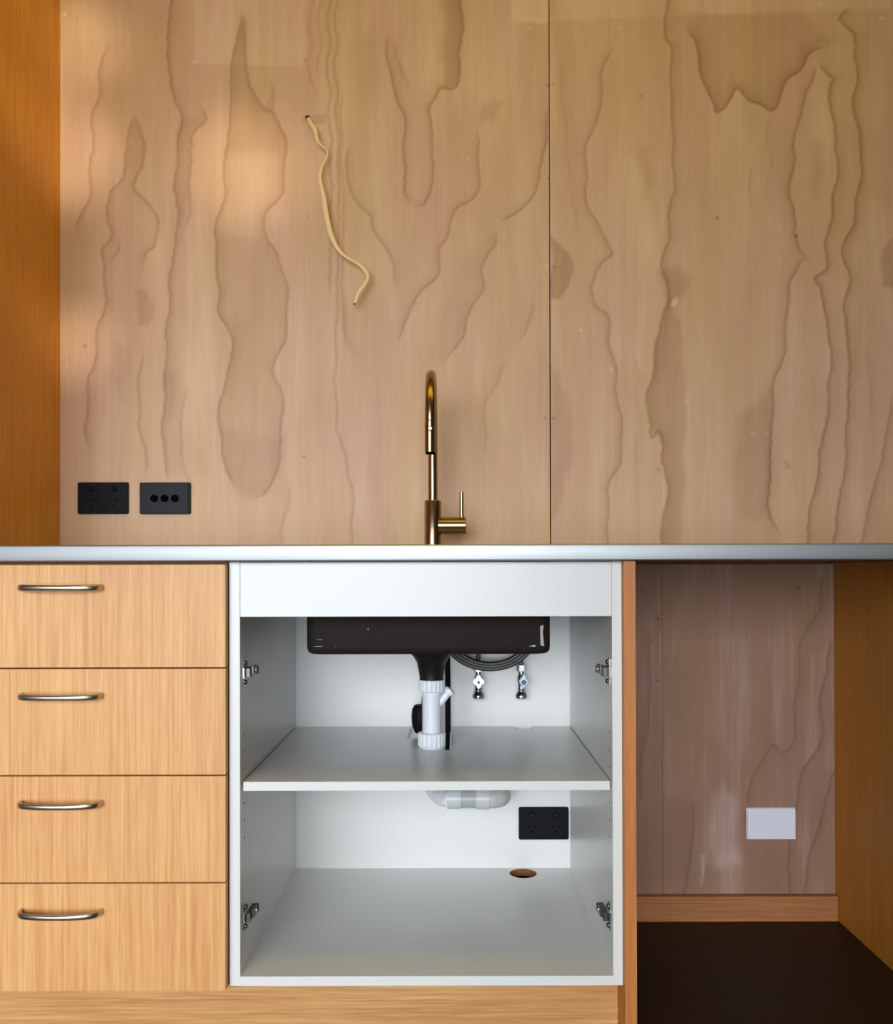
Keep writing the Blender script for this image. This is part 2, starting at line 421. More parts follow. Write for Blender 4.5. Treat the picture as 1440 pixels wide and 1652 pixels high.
FIG_UP_FILLS = [
 ([(1080,480),(1098,520),(1106,600),(1108,660),(1103,700),(1104,780),(1098,885),(1066,885),(1072,835),(1078,797),(1070,750),(1070,717),(1058,700),(1048,690),(1048,630),(1060,560)],.28,3),
 ([(1120,20),(1300,18),(1330,60),(1310,85),(1290,110),(1272,127),(1257,164),(1243,174),(1227,165),(1207,158),(1193,138),(1173,165),(1157,178),(1146,150),(1133,108),(1123,63),(1110,45)],.16,4),
 ([(890,378),(905,393),(920,412),(926,436),(921,462),(903,484),(890,480)],.42,1.5),
 ([(888,590),(905,610),(917,650),(926,680),(921,750),(900,820),(888,845)],.24,5),
 ([(1190,670),(1215,655),(1243,635),(1246,720),(1241,822),(1225,845),(1197,838),(1183,790),(1186,720)],.28,9),
 ([(1430,400),(1422,430),(1424,463),(1445,465),(1445,380)],.34,2),
 ([(392,20),(383,70),(374,110),(374,200),(365,245),(450,240),(456,215),(444,182),(430,175),(410,152),(400,117)],.28,9),
 ([(436,130),(441,140),(446,180),(430,172)],.3,2),
 ([(355,695),(366,752),(379,790),(406,804),(427,794),(448,762),(452,705)],.24,8),
 ([(377,520),(460,540),(440,596),(456,650),(450,700),(358,700),(360,630),(376,578)],.09,5),
 ([(352,370),(420,385),(448,412),(461,470),(460,530),(370,528),(355,500)],.12,4),
 ([(718,-10),(748,-10),(745,90),(738,135),(716,138),(716,90)],.30,4),
 ([(655,185),(695,185),(699,235),(696,300),(684,330),(668,330),(655,300)],-.05,3),
 ([(780,170),(798,160),(812,162),(803,190),(785,193),(772,202),(774,190)],.24,5),
 ([(220,462),(236,466),(247,492),(243,525),(226,522),(218,495)],.26,3),
 ([(268,596),(286,600),(281,645),(273,690),(268,670)],.26,7),
 ([(262,705),(300,700),(330,720),(345,770),(300,765),(275,760)],.10,8),
 ([(205,232),(218,190),(232,228),(226,268),(205,270)],.14,3),
 ([(286,190),(330,180),(333,190),(313,213),(308,300),(290,360),(284,300)],.20,4),
 ([(180,540),(205,560),(210,600),(195,640),(176,600)],.16,6),
 ([(556,470),(566,520),(572,572),(560,565),(552,500)],.2,3),
 ([(570,60),(600,55),(620,120),(600,180),(575,150)],.13,10),
 ([(800,370),(780,433),(760,500),(720,584),(690,570),(720,480),(760,400)],.08,6),
 ([(1062,440),(1100,430),(1115,450),(1100,480),(1080,488)],.26,5),
 ([(1085,485),(1092,478),(1095,485),(1091,495),(1084,494)],-.45,1.5),
 ([(120,60),(160,60),(150,190),(128,260),(118,160)],.08,6),
 ([(1312,235),(1326,230),(1330,290),(1320,320),(1310,290)],.22,7),
 ([(1035,235),(1048,235),(1052,290),(1042,320),(1036,290)],.20,6),
 ([(1265,745),(1273,745),(1274,757),(1266,758)],.28,2),
 ([(1385,215),(1440,190),(1445,330),(1390,320)],.08,8),
 ([(300,330),(345,360),(345,600),(330,680),(300,600)],-.10,8),
 ([(1000,240),(1030,260),(1050,420),(1040,600),(1005,600),(990,520),(992,410)],-.10,8),
 ([(313,-20),(495,-20),(494,105),(314,99)],-.13,1.2),
 ([(830,-20),(888,-20),(888,33),(829,33)],-.22,1.2),
 ([(897,30),(1440,12),(1440,-30),(897,-30)],-.14,2),
 ([(492,183),(528,183),(527,197),(492,196)],.25,1),
]
FIG_UP_DOTS = [(886,135,1.6,.9),(895,133,1.3,.5),(886,287,1.5,.8),(894,286,1.2,.5),(883,428,1.5,-.6),(895,430,1.5,.5),(879,675,1.6,.8),(893,675,1.6,.8),
 (1287,381,2.0,1.2),(1159,351,2.6,.7),(1036,153,3.0,.4),(493,94,1.5,.7),(497,347,1.4,.7),(103,580,1.5,.6),(137,556,3.0,.5),(490,736,1.6,.9),
 (314,96,2.0,-.7),(861,27,2.2,-.8),(832,31,2.2,-.8),(870,32,2.4,-.8),(878,33,2.4,-.7),(856,42,1.4,-.7),(104,18,2,-.6),(987,596,2,-.6),(938,533,2.2,-.5),
 (1326,4,2.5,-.6),(1002,43,1.5,-.5),(1427,28,2,-.7),(1108,648,2,-.4),(1390,620,1.5,-.5),(756,256,1.5,-.5),(1062,758,4,.3),(1214,700,2,-.4),(1238,700,2,-.4)]
FIG_LOW_LINES = [
 ([(1325,940),(1318,985),(1292,1035),(1284,1109),(1277,1190),(1260,1215),(1242,1202),(1225,1235),(1205,1275),(1199,1330)],'R',8,.36),
 ([(1341,1040),(1323,1113),(1323,1190),(1300,1235),(1292,1249),(1281,1300),(1270,1374),(1268,1445)],'R',8,.42),
 ([(1342,1245),(1328,1300),(1315,1340),(1290,1445)],'R',8,.4),
 ([(1047,1031),(1047,1132),(1036,1210),(1030,1290)],'L',8,.3),
 ([(1117,1300),(1114,1368),(1101,1445)],'L',7,.4),
 ([(1235,1070),(1240,1130),(1232,1200)],'R',6,.18),
 ([(1135,1400),(1130,1440)],'R',4,.2),
 ([(1040,950),(1062,1010),(1050,1040)],'L',6,.2),
]
FIG_LOW_FILLS = [
 ([(1167,1264),(1180,1290),(1186,1340),(1186,1390),(1150,1400),(1143,1340),(1152,1285)],-.22,7),
 ([(1150,1380),(1186,1380),(1186,1446),(1150,1446)],-.12,9),
 ([(1070,1290),(1115,1300),(1110,1400),(1060,1440),(1025,1440),(1030,1320)],.16,8),
 ([(1200,1330),(1268,1380),(1262,1446),(1200,1440)],.12,8),
 ([(1300,1060),(1340,1040),(1340,1240),(1300,1240),(1290,1120)],-.10,6),
 ([(1128,1380),(1133,1380),(1134,1430),(1129,1430)],-.25,3),
]
FIG_LOW_DOTS = [(1061,999,1.8,1.0),(1059,1099,1.6,1.0),(1286,951,1.8,1.0),(1090,1066,2.5,.3),(1180,998,3,.3)]

def seg_dist(U, V, a, b):
    dx, dy = b[0] - a[0], b[1] - a[1]; L2 = dx * dx + dy * dy + 1e-9
    t = np.clip(((U - a[0]) * dx + (V - a[1]) * dy) / L2, 0, 1)
    d = np.hypot(U - (a[0] + t * dx), V - (a[1] + t * dy))
    return d, dx * (V - a[1]) - dy * (U - a[0])

def figure(U, V, lines, fills, dots, seed):
    rs = np.random.RandomState(seed)
    U0, V0 = U.copy(), V.copy()
    for lam, amp in ((30, 0.5), (12, 0.3), (90, 2.0)):
        for _ in range(3):
            th = rs.uniform(-.5, .5); ph = rs.uniform(0, 6.28); l = lam * rs.uniform(.7, 1.4)
            U = U + amp * .6 * np.sin(2 * np.pi * (V0 * math.cos(th) + U0 * math.sin(th)) / l + ph)
    G = np.zeros_like(U)
    for pts, side, wd, st in lines:
        e0, e1 = pts[0], pts[-1]
        if len(pts) > 2:
            pts = [(p.x, p.y) for p in smooth_path([(a, b, 0) for a, b in pts], 3)]
        best = np.full_like(U, 1e9); sg = np.zeros_like(U)
        for a, b in zip(pts, pts[1:]):
            lo = min(a[0], b[0]) - 60; hi = max(a[0], b[0]) + 60
            d, c = seg_dist(U, V, a, b)
            m = d < best - 1e-6
            best = np.where(m, d, best); sg = np.where(m, c, sg)
        s = -np.sign(sg) if side == 'R' else np.sign(sg)
        fade = np.exp(-best / (wd * 0.75)); sharp = np.exp(-(best / 1.1) ** 2)
        core = 0.45 * np.exp(-(best / 2.2) ** 2)
        ends = 1.0
        for ex, ey in (e0, e1):
            if 5 < ey < 868: ends = ends * (1 - 0.9 * np.exp(-((U - ex) ** 2 + (V - ey) ** 2) / 14.0 ** 2))
        G += st * 0.84 * (np.where(s > 0, fade, sharp) * .75 + core) * ends
    for poly, st, soft in fills:
        inside = np.zeros(U.shape, bool); dmin = np.full_like(U, 1e9); n = len(poly)
        for i in range(n):
            a, b = poly[i], poly[(i + 1) % n]
            cond = ((a[1] > V) != (b[1] > V)) & (U < (b[0] - a[0]) * (V - a[1]) / (b[1] - a[1] + 1e-12) + a[0])
            inside ^= cond
            dmin = np.minimum(dmin, seg_dist(U, V, a, b)[0])
        sd = np.where(inside, dmin, -dmin)
        G += st * 0.8 / (1 + np.exp(-np.clip(sd / soft * 1.8, -30, 30)))
    for x, y, r, st in dots:
        G += st * np.exp(-(((U0 - x) ** 2 + (V0 - y) ** 2) / (r * r)))
    return G

def ply_sheet(x0, x1, z0, z1, yf, thick, step, fig, seed, mat, parent, hole=None):
    """one plywood sheet with a finely divided face carrying the figure attribute"""
    s = FPX / (1.5 + yf)
    nx = max(2, int((x1 - x0) / step)); nz = max(2, int((z1 - z0) / step))
    X, Z = np.meshgrid(np.linspace(x0, x1, nx + 1), np.linspace(z0, z1, nz + 1))
    U = 728 + X * s; V = 917 - (Z - CAM_Z) * s
    G = figure(U, V, *fig, seed)
    n = (nx + 1) * (nz + 1)
    co = np.stack([X.ravel(), np.full(n, yf), Z.ravel()], 1)
    back = np.array([[x0, yf + thick, z0], [x1, yf + thick, z0], [x1, yf + thick, z1], [x0, yf + thick, z1]])
    c = [0, nx, n - 1, n - 1 - nx]
    i = np.arange(n).reshape(nz + 1, nx + 1)
    quads = np.stack([i[:-1, :-1], i[:-1, 1:], i[1:, 1:], i[1:, :-1]], -1).reshape(-1, 4).tolist()
    b = [n, n + 1, n + 2, n + 3]
    quads += [[b[3], b[2], b[1], b[0]]]
    edge_bottom = [int(k) for k in i[0, ::-1]] + [b[0], b[1]]
    edge_top = [int(k) for k in i[-1, :]] + [b[2], b[3]]
    edge_left = [int(k) for k in i[:, 0]] + [b[3], b[0]]
    edge_right = [int(k) for k in i[::-1, -1]] + [b[1], b[2]]
    at = Vector(((x0 + x1) / 2, yf + thick / 2, z0))
    co = np.vstack([co, back]) - np.array(at)
    me = bpy.data.meshes.new('plywood_sheet')
    me.from_pydata(co.tolist(), [], quads + [edge_bottom, edge_top, edge_left, edge_right])
    at_ = me.attributes.new('grain', 'FLOAT', 'POINT')
    at_.data.foreach_set('value', np.concatenate([G.ravel(), [.3] * 4]).astype(np.float32))
    me.materials.append(M[mat]); me.materials.append(M['ply_core'])
    for p in me.polygons[len(quads) - 1:]: p.material_index = 1
    me.update()
    o = bpy.data.objects.new('plywood_sheet', me); COL.objects.link(o); BASE[o] = at
    o.location = at - BASE[parent]; o.parent = parent
    return o

UP = (FIG_UP_LINES, FIG_UP_FILLS, FIG_UP_DOTS); LOW = (FIG_LOW_LINES, FIG_LOW_FILLS, FIG_LOW_DOTS)
TALL_X = -0.941
SU = FPX / (1.5 + WALL_Y)
JX = (888 - 728) / SU
ply_sheet(TALL_X, JX - 0.0012, 0.885, 2.44, WALL_Y, 0.012, 0.0033, UP, 3, 'ply', wall_back)
ply_sheet(JX + 0.0014, JX + 1.2, 0.885, 2.44, WALL_Y + 0.0006, 0.012, 0.0033, UP, 5, 'ply', wall_back)
ply_sheet(JX + 1.2026, JX + 2.1, 0.885, 2.44, WALL_Y + 0.0006, 0.012, 0.02, UP, 6, 'ply', wall_back)
SL = FPX / (1.5 + LOW_Y)
J2 = (1067 - 728) / SL
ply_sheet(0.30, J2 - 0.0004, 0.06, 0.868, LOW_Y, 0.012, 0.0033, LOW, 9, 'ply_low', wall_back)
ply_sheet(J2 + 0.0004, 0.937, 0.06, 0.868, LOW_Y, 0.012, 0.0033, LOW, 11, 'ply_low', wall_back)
# plain backing above the lining and round the corner, out of the picture
bs = struct('baseboard_back', box(0.309, 0.936, LOW_Y - 0.020, LOW_Y, 0.0, 0.061, 0.0015), 'pine')

# ---------------------------------------------------------------- tall panel on the left, bay panel on the right
tag(obj('tall_side_panel', box(TALL_X - 0.018, TALL_X, 0.02, 0.70, 0.8995, 2.40, 0.001), 'tall_oak'),
    'tall oak laminate side panel rising from the left end of the steel worktop', 'panel')
tag(obj('support_panel', box(0.937, 0.955, -0.004, 0.70, 0.0, 0.8722, 0.001), 'panel_oak'),
    'shaded oak laminate panel holding up the worktop right of the open bay', 'panel')
ep = thing('end_panel', 'narrow-edged oak laminate end panel between white sink cabinet and open bay', 'panel', (0.2985, 0.3, 0))
obj('board', box(0.2885, 0.3080, -0.0165, 0.665, 0.0, 0.8705, 0.0005), 'panel_oak', ep)
obj('edge_strip', box(0.2885, 0.3080, -0.0180, -0.0166, 0.0, 0.8705, 0.0004), 'edge_oak', ep)
tag(obj('kickboard', box(-0.945, 0.2880, 0.045, 0.061, 0.0, 0.1530, 0.0008), 'veneer_h'),
    'long oak laminate kickboard with horizontal grain beneath the cabinets', 'kickboard')

# ---------------------------------------------------------------- drawer cabinet
DX0, DX1 = -0.928, -0.3785
dc = thing('drawer_cabinet', 'oak laminate cabinet with four drawers under left end of worktop', 'cabinet', (-0.66, 0.28, 0.154))
bm = bmesh.new()
bm_box(bm, -0.944, -0.928, 0, 0.56, 0.1545, 0.8705); bm_box(bm, -0.394, -0.3785, 0.0, 0.56, 0.1545, 0.8705)
bm_box(bm, -0.928, -0.394, 0, 0.56, 0.1545, 0.1705); bm_box(bm, -0.928, -0.394, 0.55, 0.56, 0.1705, 0.8705)
bm_box(bm, -0.928, -0.394, 0, 0.09, 0.855, 0.8705)
obj('carcass', bm, 'raw_board', dc)
zs = [0.8665, 0.6945, 0.6922, 0.5150, 0.5127, 0.3358, 0.3335, 0.1550]
hz = [0.8285, 0.6480, 0.4690, 0.2885]
for k in range(4):
    z1, z0 = zs[2 * k], zs[2 * k + 1]
    d = obj('drawer', box(DX0, DX1, -0.018, -0.001, z0, z1, 0.0006), 'veneer', dc, at=((DX0 + DX1) / 2, -0.009 + 0.0, z0 + 0.31 * k))
    hx0, hx1, hzz = -0.7185, -0.5850, hz[k]
    n = 28; pts = []; wd = []
    for i in range(n + 1):
        t = i / n; a = math.pi * t
        yy = -0.0185 - 0.030 * (math.sin(a) ** 0.55 if 0 < t < 1 else 0)
        pts.append((hx0 + (hx1 - hx0) * (0.5 - 0.5 * math.cos(a)), yy, hzz))
        wd.append(0.0042 + 0.0012 * abs(math.cos(a)))
    h = tube(pts, 0.0045, n=14, r2=0.0032, normal=None, widths=None)
    h.free()
    hb = bmesh.new()
    rings = []
    for i, p in enumerate(pts):                      # flat bow: tall in z, thin across
        a = Vector(pts[max(i - 1, 0)]); b = Vector(pts[min(i + 1, n)]); t = (b - a).normalized()
        nn = Vector((0, 0, 1)); bi = t.cross(nn)
        rings.append([hb.verts.new(Vector(p) + nn * wd[i] * math.cos(2 * math.pi * q / 16) + bi * 0.0030 * math.sin(2 * math.pi * q / 16)) for q in range(16)])
    for a, b in zip(rings, rings[1:]):
        for q in range(16): hb.faces.new((a[q], a[(q + 1) % 16], b[(q + 1) % 16], b[q]))
    hb.faces.new(rings[0]); hb.faces.new(rings[-1])
    obj('handle', hb, 'nickel', d, smooth=True)

# ---------------------------------------------------------------- white sink cabinet
SX0, SX1 = -0.3765, 0.2880        # outside
IX0, IX1 = -0.3585, 0.2715        # inside
ZF, ZB = 0.170, 0.154
YB = 0.540
sc = thing('sink_cabinet', 'white open sink cabinet without doors, one shelf inside', 'cabinet', (-0.044, 0.28, 0.154))
obj('side_panel', box(SX0, IX0, 0.0, 0.56, ZB, 0.8705, 0.0006), 'white', sc)
obj('side_panel', box(IX1, SX1, 0.0, 0.56, ZB, 0.8705, 0.0006), 'white', sc)
HX, HY = 0.1600, 0.5030
base = bm_plate([[(IX0, 0.0), (IX1, 0.0), (IX1, 0.545), (IX0, 0.545)], circle(HX, HY, 0.0305, 40)], ZF - ZB, 'XY', ZB)
for f in base.faces:
    c = f.calc_center_median()
    if abs(f.normal.z) < 0.5 and (c.x - HX) ** 2 + (c.y - HY) ** 2 < 0.034 ** 2: f.material_index = 1
obj('bottom_panel', base, ['white', 'raw_board'], sc)
obj('back_panel', box(IX0, IX1, YB, 0.556, ZF, 0.8705, 0), 'white', sc)
obj('top_rail', box(IX0 + 0.0004, IX1 - 0.0004, 0.0, 0.016, 0.7775, 0.8700, 0.0006), 'white', sc)
S0, S1 = 0.4805, 0.4957
sh = bm_plate([[(-0.3560, 0.012), (0.2690, 0.012), (0.2690, 0.5385), (0.184, 0.5385), (0.184, 0.497), (0.143, 0.497), (0.143, 0.5385),
                (-0.0015, 0.5385), (-0.0015, 0.274), (-0.066, 0.274), (-0.070, 0.395), (-0.096, 0.395), (-0.094, 0.5385), (-0.3560, 0.5385)]], S1 - S0, 'XY', S0)
for f in sh.faces:
    c = f.calc_center_median()
    if abs(f.normal.z) < 0.5 and c.y > 0.02 and c.y < 0.53: f.material_index = 1
obj('shelf', sh, ['white', 'white_edge'], sc)
# shelf pin holes in both sides
for x, ys in ((IX0, 0.030), (IX1, 0.030)):
    for z in (0.575, 0.545, 0.515, 0.455, 0.425, 0.395):
        sgn = 1 if x < 0 else -1
        obj('pin_hole', lathe([(0.0019, 0.0), (0.0019, 0.0004)], (x, ys, z), (sgn, 0, 0), 12), 'hole', sc)

def hinge(x, z, s):
    """door hinge mounting plate; s = +1 on the left side, -1 on the right side"""
    def bx(bm, u0, u1, y0, y1, z0, z1, b=0.0006):
        a, c = x + s * u0, x + s * u1
        bm_box(bm, min(a, c), max(a, c), y0, y1, z + z0, z + z1, b, 1)
    pl = bmesh.new()
    bx(pl, 0, 0.0030, 0.0170, 0.0320, 0.0085, 0.0230, 0.0008); bx(pl, 0, 0.0030, 0.0170, 0.0320, -0.0230, -0.0085, 0.0008)
    bx(pl, 0, 0.0050, 0.0120, 0.0420, -0.0090, 0.0090)
    h = obj('hinge', pl, 'chrome', sc)
    a = bmesh.new()
    bx(a, 0.0051, 0.0125, 0.0200, 0.0540, -0.0085, 0.0075); bx(a, 0.0125, 0.0165, 0.0300, 0.0580, -0.0050, 0.0100)
    bx(a, 0.0051, 0.0125, 0.0560, 0.0640, -0.0060, 0.0060)
    obj('arm', a, 'nickel_dark', h)
    c_ = bmesh.new(); bx(c_, 0.0051, 0.0175, 0.0645, 0.0670, -0.0070, 0.0070)
    obj('clip', c_, 'nickel_dark', h)
    for dz in (0.0165, -0.0165):
        obj('screw', lathe([(0.0046, 0), (0.0044, 0.0018), (0.0026, 0.0036)], (x + s * 0.003, 0.0250, z + dz), (s, 0, 0), 14), 'nickel_dark', h, smooth=True)
    obj('screw', lathe([(0.0031, 0), (0.0030, 0.0010), (0.0022, 0.0018)], (x + s * 0.0165, 0.0480, z + 0.002), (s, 0, 0), 14), 'chrome', h, smooth=True)
for x, s in ((IX0, 1), (IX1, -1)):
    for z in (0.681, 0.262): hinge(x, z, s)

# ---------------------------------------------------------------- worktop and sink
SXA, SXB, SYA, SYB = -0.2610, 0.1775, 0.080, 0.440
wt = thing('worktop', 'long brushed stainless steel worktop running above all the cabinets', 'worktop', (0.2, 0.3, 0.8714))
top = bm_plate([[(TALL_X - 0.018, -0.0195), (1.90, -0.0195), (1.90, WALL_Y - 0.001), (TALL_X - 0.018, WALL_Y - 0.001)],
                rrect(SXA + 0.008, SXB - 0.008, SYA + 0.008, SYB - 0.008, 0.02)], 0.0203, 'XY', 0.8790)
obj('top_sheet', top, 'steel', wt)
obj('front_edge', box(TALL_X - 0.018, 1.90, -0.0270, -0.0196, 0.8712, 0.8993, 0.0030, 3), 'steel', wt, smooth=True)
und = bm_plate([[(TALL_X - 0.018, -0.0194), (1.90, -0.0194), (1.90, WALL_Y - 0.001), (TALL_X - 0.018, WALL_Y - 0.001)],
                rrect(SXA - 0.004, SXB + 0.004, SYA - 0.004, SYB + 0.004, 0.02)], 0.0055, 'XY', 0.8730)
obj('underlay_board', und, 'underlay', wt)

sk = thing('sink', 'dark brown-black composite sink bowl hanging under the worktop', 'sink', (-0.0415, 0.26, 0.709))
bm = bmesh.new()
def ring_rr(bm, x0, x1, y0, y1, r, z): return [bm.verts.new((a, b, z)) for a, b in rrect(x0, x1, y0, y1, r, 6)]
R = []
prof_out = [(0, 0.8785), (0, 0.7190), (0.0008, 0.7130), (0.0030, 0.7085), (0.0070, 0.7058), (0.0120, 0.7050)]
for ins, z in prof_out: R.append(ring_rr(bm, SXA + ins, SXB - ins, SYA + ins, SYB - ins, 0.020, z))
prof_in = [(0.026, 0.7170), (0.016, 0.7200), (0.010, 0.7290), (0.009, 0.8785)]
RI = [ring_rr(bm, SXA + i_, SXB - i_, SYA + i_, SYB - i_, 0.016, z) for i_, z in prof_in]
allr = R
for a, b in list(zip(R, R[1:])) + list(zip(RI, RI[1:])) + [(RI[-1], R[0])]:
    for k in range(len(a)): bm.faces.new((a[k], a[(k + 1) % len(a)], b[(k + 1) % len(b)], b[k]))
bm.faces.new(R[-1]); bm.faces.new(RI[0])
obj('bowl', bm, 'black_shell', sk, smooth=True)
sy = SYA - 0.0006
for pts in ([(0.1580,0.7560),(0.1640,0.7575),(0.1625,0.7450),(0.1650,0.7200),(0.1585,0.7215)],
            [(0.1375,0.7195),(0.1470,0.7225),(0.1500,0.7210),(0.1480,0.7185)],
            [(-0.2470,0.7200),(-0.2400,0.7212),(-0.2300,0.7208),(-0.2320,0.7196)],
            [(-0.2430,0.7325),(-0.2300,0.7330),(-0.2320,0.7322)],
            [(-0.2080,0.7190),(-0.2050,0.7225),(-0.2070,0.7195)],
            [(-0.1500,0.7500),(-0.1490,0.7540),(-0.1480,0.7490)]):
    bm = bmesh.new()
    vs = [bm.verts.new((a, sy, b)) for a, b in pts]; f = bm.faces.new(vs)
    r = bmesh.ops.extrude_face_region(bm, geom=bm.faces[:])
    for v in [g for g in r['geom'] if isinstance(g, bmesh.types.BMVert)]: v.co.y += 0.0005
    obj('scuff_mark', bm, 'scuff', sk)
PX, PY = -0.0410, 0.300
wf = obj('waste_outlet', lathe([(0.030, 0.7056), (0.0440, 0.7048), (0.0450, 0.7010), (0.0435, 0.6880), (0.0360, 0.6790), (0.0310, 0.6700),
     (0.0300, 0.6690), (0.0243, 0.6400), (0.0243, 0.6320)], (PX, PY, 0), n=40), 'black_plastic', sk, smooth=True)
obj('locking_ring', lathe([(0.0405, 0.6905), (0.0462, 0.6925), (0.0462, 0.7000), (0.0405, 0.7010)], (PX, PY, 0), n=48, rib=0.0012, ribrange=(1, 2)), 'black_plastic', sk)

# ---------------------------------------------------------------- waste pipe
wp = thing('waste_pipe', 'white plastic sink waste pipe passing down through the shelf cut-out', 'pipe', (PX, PY, 0.34))
obj('coupling_nut', lathe([(0.0200, 0.6085), (0.0240, 0.6085), (0.0255, 0.6110), (0.0255, 0.6320), (0.0235, 0.6340), (0.0200, 0.6340)], (PX, PY, 0), n=80, rib=0.0012, ribrange=(2, 3)), 'white_pvc', wp)
obj('upper_pipe', lathe([(0.0190, 0.4900), (0.0190, 0.6000), (0.0203, 0.6005), (0.0203, 0.6086)], (PX, PY, 0), n=32), 'white_pvc', wp, smooth=True)
obj('coupling_nut', lathe([(0.0210, 0.4930), (0.0240, 0.4945), (0.0258, 0.4990), (0.0265, 0.5000), (0.0265, 0.5250), (0.0235, 0.5275), (0.0200, 0.5275)], (PX, PY, 0), n=80, rib=0.0013, ribrange=(3, 4)), 'white_pvc', wp)
sp = obj('side_spigot', tube([(PX + 0.010, PY, 0.580), (PX + 0.0225, PY, 0.592), (PX + 0.0375, PY, 0.6110)], 0.0075, n=18, widths=[0.0085, 0.0075, 0.0068]), 'white_pvc', wp, smooth=True)
obj('blanking_cap', lathe([(0.0092, 0), (0.0112, 0.001), (0.0112, 0.0095), (0.0074, 0.0115)], (PX + 0.0325, PY, 0.6050), (0.72, 0, 0.78), 20), 'white_pvc', sp, smooth=True)
obj('bend', tube(smooth_path([(PX, PY, 0.4935), (PX, PY, 0.462), (-0.0430, 0.318, 0.434), (-0.0455, 0.355, 0.414), (-0.0400, 0.398, 0.393), (-0.0270, 0.424, 0.3680), (-0.0100, 0.430, 0.3585)], 8), 0.0198, n=26), 'white_pvc', wp, smooth=True)
PZ, PYY = 0.3585, 0.430
obj('collar', lathe([(0.0205, 0), (0.0226, 0.0005), (0.0226, 0.0300), (0.0205, 0.0306)], (-0.011, PYY, PZ), (1, 0, 0), 32), 'grey_pvc', wp, smooth=True)
obj('lower_pipe', lathe([(0.0205, 0), (0.0205, 0.0340)], (0.0190, PYY, PZ), (1, 0, 0), 32), 'mid_grey_pvc', wp, smooth=True)
obj('collar', lathe([(0.0210, 0), (0.0236, 0.0005), (0.0236, 0.0288), (0.0210, 0.0292)], (0.0515, PYY, PZ), (1, 0, 0), 32), 'grey_pvc', wp, smooth=True)
obj('elbow', tube(smooth_path([(0.0795, PYY, PZ), (0.090, PYY + 0.0005, PZ), (0.101, PYY + 0.006, PZ), (0.107, PYY + 0.018, PZ), (0.108, PYY + 0.035, PZ), (0.108, 0.5398, PZ)], 8), 0.0212, n=26), 'warm_pvc', wp, smooth=True)

# ---------------------------------------------------------------- tap
TX, TY, TZ = -0.0416, 0.500, 0.8993
tp = thing('mixer_tap', 'brushed bronze gooseneck pull-out mixer tap with side lever behind the sink', 'tap', (TX, TY, TZ))
tbm = lathe([(0.0170, TZ), (0.0192, TZ + 0.0005), (0.0192, 1.0110), (0.0185, 1.0120), (0.0110, 1.0120)], (TX, TY, 0), n=40)
bm_lathe(tbm, [(0.0188, 0.0), (0.0188, 0.0290)], (TX + 0.012, TY, 0.9556), (1, 0, 0), 36)
obj('body', tbm, 'bronze', tp, smooth=True)
lev = lathe([(0.0150, 0.0), (0.0176, 0.0), (0.0176, 0.0008), (0.0190, 0.0010), (0.0190, 0.0318), (0.0178, 0.0328)], (TX + 0.0412, TY, 0.9556), (1, 0, 0), 36)
lv = obj('lever_hub', lev, 'bronze', tp, smooth=True)
obj('lever', lathe([(0.0046, 0.9700), (0.0046, 1.0305), (0.0040, 1.0312)], (0.0232, TY, 0), n=18), 'bronze', lv, smooth=True)
RA = 0.100; ZA = 1.172
pts = [(TX, TY, 1.008), (TX, TY, 1.06), (TX, TY, 1.12)]
for k in range(25):
    a = math.pi * k / 24; pts.append((TX - 0.0008 * k / 24, TY - RA + RA * math.cos(a), ZA + RA * math.sin(a)))
wds = [0.0105] * 3 + [0.0105 + 0.0004 * k / 24 for k in range(25)]
pts.append((TX - 0.0008, TY - 2 * RA, 1.160)); wds.append(0.0109)
obj('neck', tube(pts, 0.0105, n=28, widths=wds), 'bronze', tp, smooth=True)
HDX, HDY = TX - 0.0010, TY - 2 * RA
hd = obj('spray_head', lathe([(0.0090, 1.0950), (0.0109, 1.0955), (0.0112, 1.1500), (0.0110, 1.1585), (0.0100, 1.1590)], (HDX, HDY, 0), n=32), 'bronze', tp, smooth=True)
obj('nozzle', lathe([(0.0070, 1.0915), (0.0095, 1.0920), (0.0098, 1.0952)], (HDX, HDY, 0), n=24), 'deep_black', hd, smooth=True)
obj('spray_button', lathe([(0.0052, 0.0), (0.0052, 0.0016), (0.0034, 0.0034)], (HDX, HDY - 0.0106, 1.1420), (0, -1, 0), 18), 'bronze', hd, smooth=True)

# ---------------------------------------------------------------- hoses and valves below the sink
ph = thing('pull_out_hose', 'black rubber tap hose with round weight looping behind white pipe', 'hose', (-0.03, 0.455, 0.41))
obj('hose', tube(smooth_path([(-0.030, 0.470, 0.868), (-0.024, 0.462, 0.80), (-0.0095, 0.452, 0.70), (-0.0085, 0.448, 0.60), (-0.0085, 0.448, 0.50), (-0.014, 0.448, 0.440),
     (-0.036, 0.448, 0.415), (-0.060, 0.448, 0.445), (-0.0640, 0.448, 0.52), (-0.0590, 0.450, 0.60), (-0.050, 0.455, 0.68), (-0.050, 0.462, 0.76), (-0.050, 0.470, 0.868)], 8), 0.0050, n=14), 'black_rubber', ph, smooth=True)
obj('hose_sleeve', tube([(-0.0095, 0.452, 0.705), (-0.0085, 0.4485, 0.60), (-0.0085, 0.448, 0.50)], 0.0062, n=14), 'black_rubber', ph, smooth=True)
obj('weight', lathe([(0.008, 0.4975), (0.0145, 0.4985), (0.0205, 0.5120), (0.0222, 0.5320), (0.0205, 0.5510), (0.0155, 0.5590), (0.007, 0.5600)], (-0.0665, 0.448, 0), n=28), 'black_rubber', ph, smooth=True)

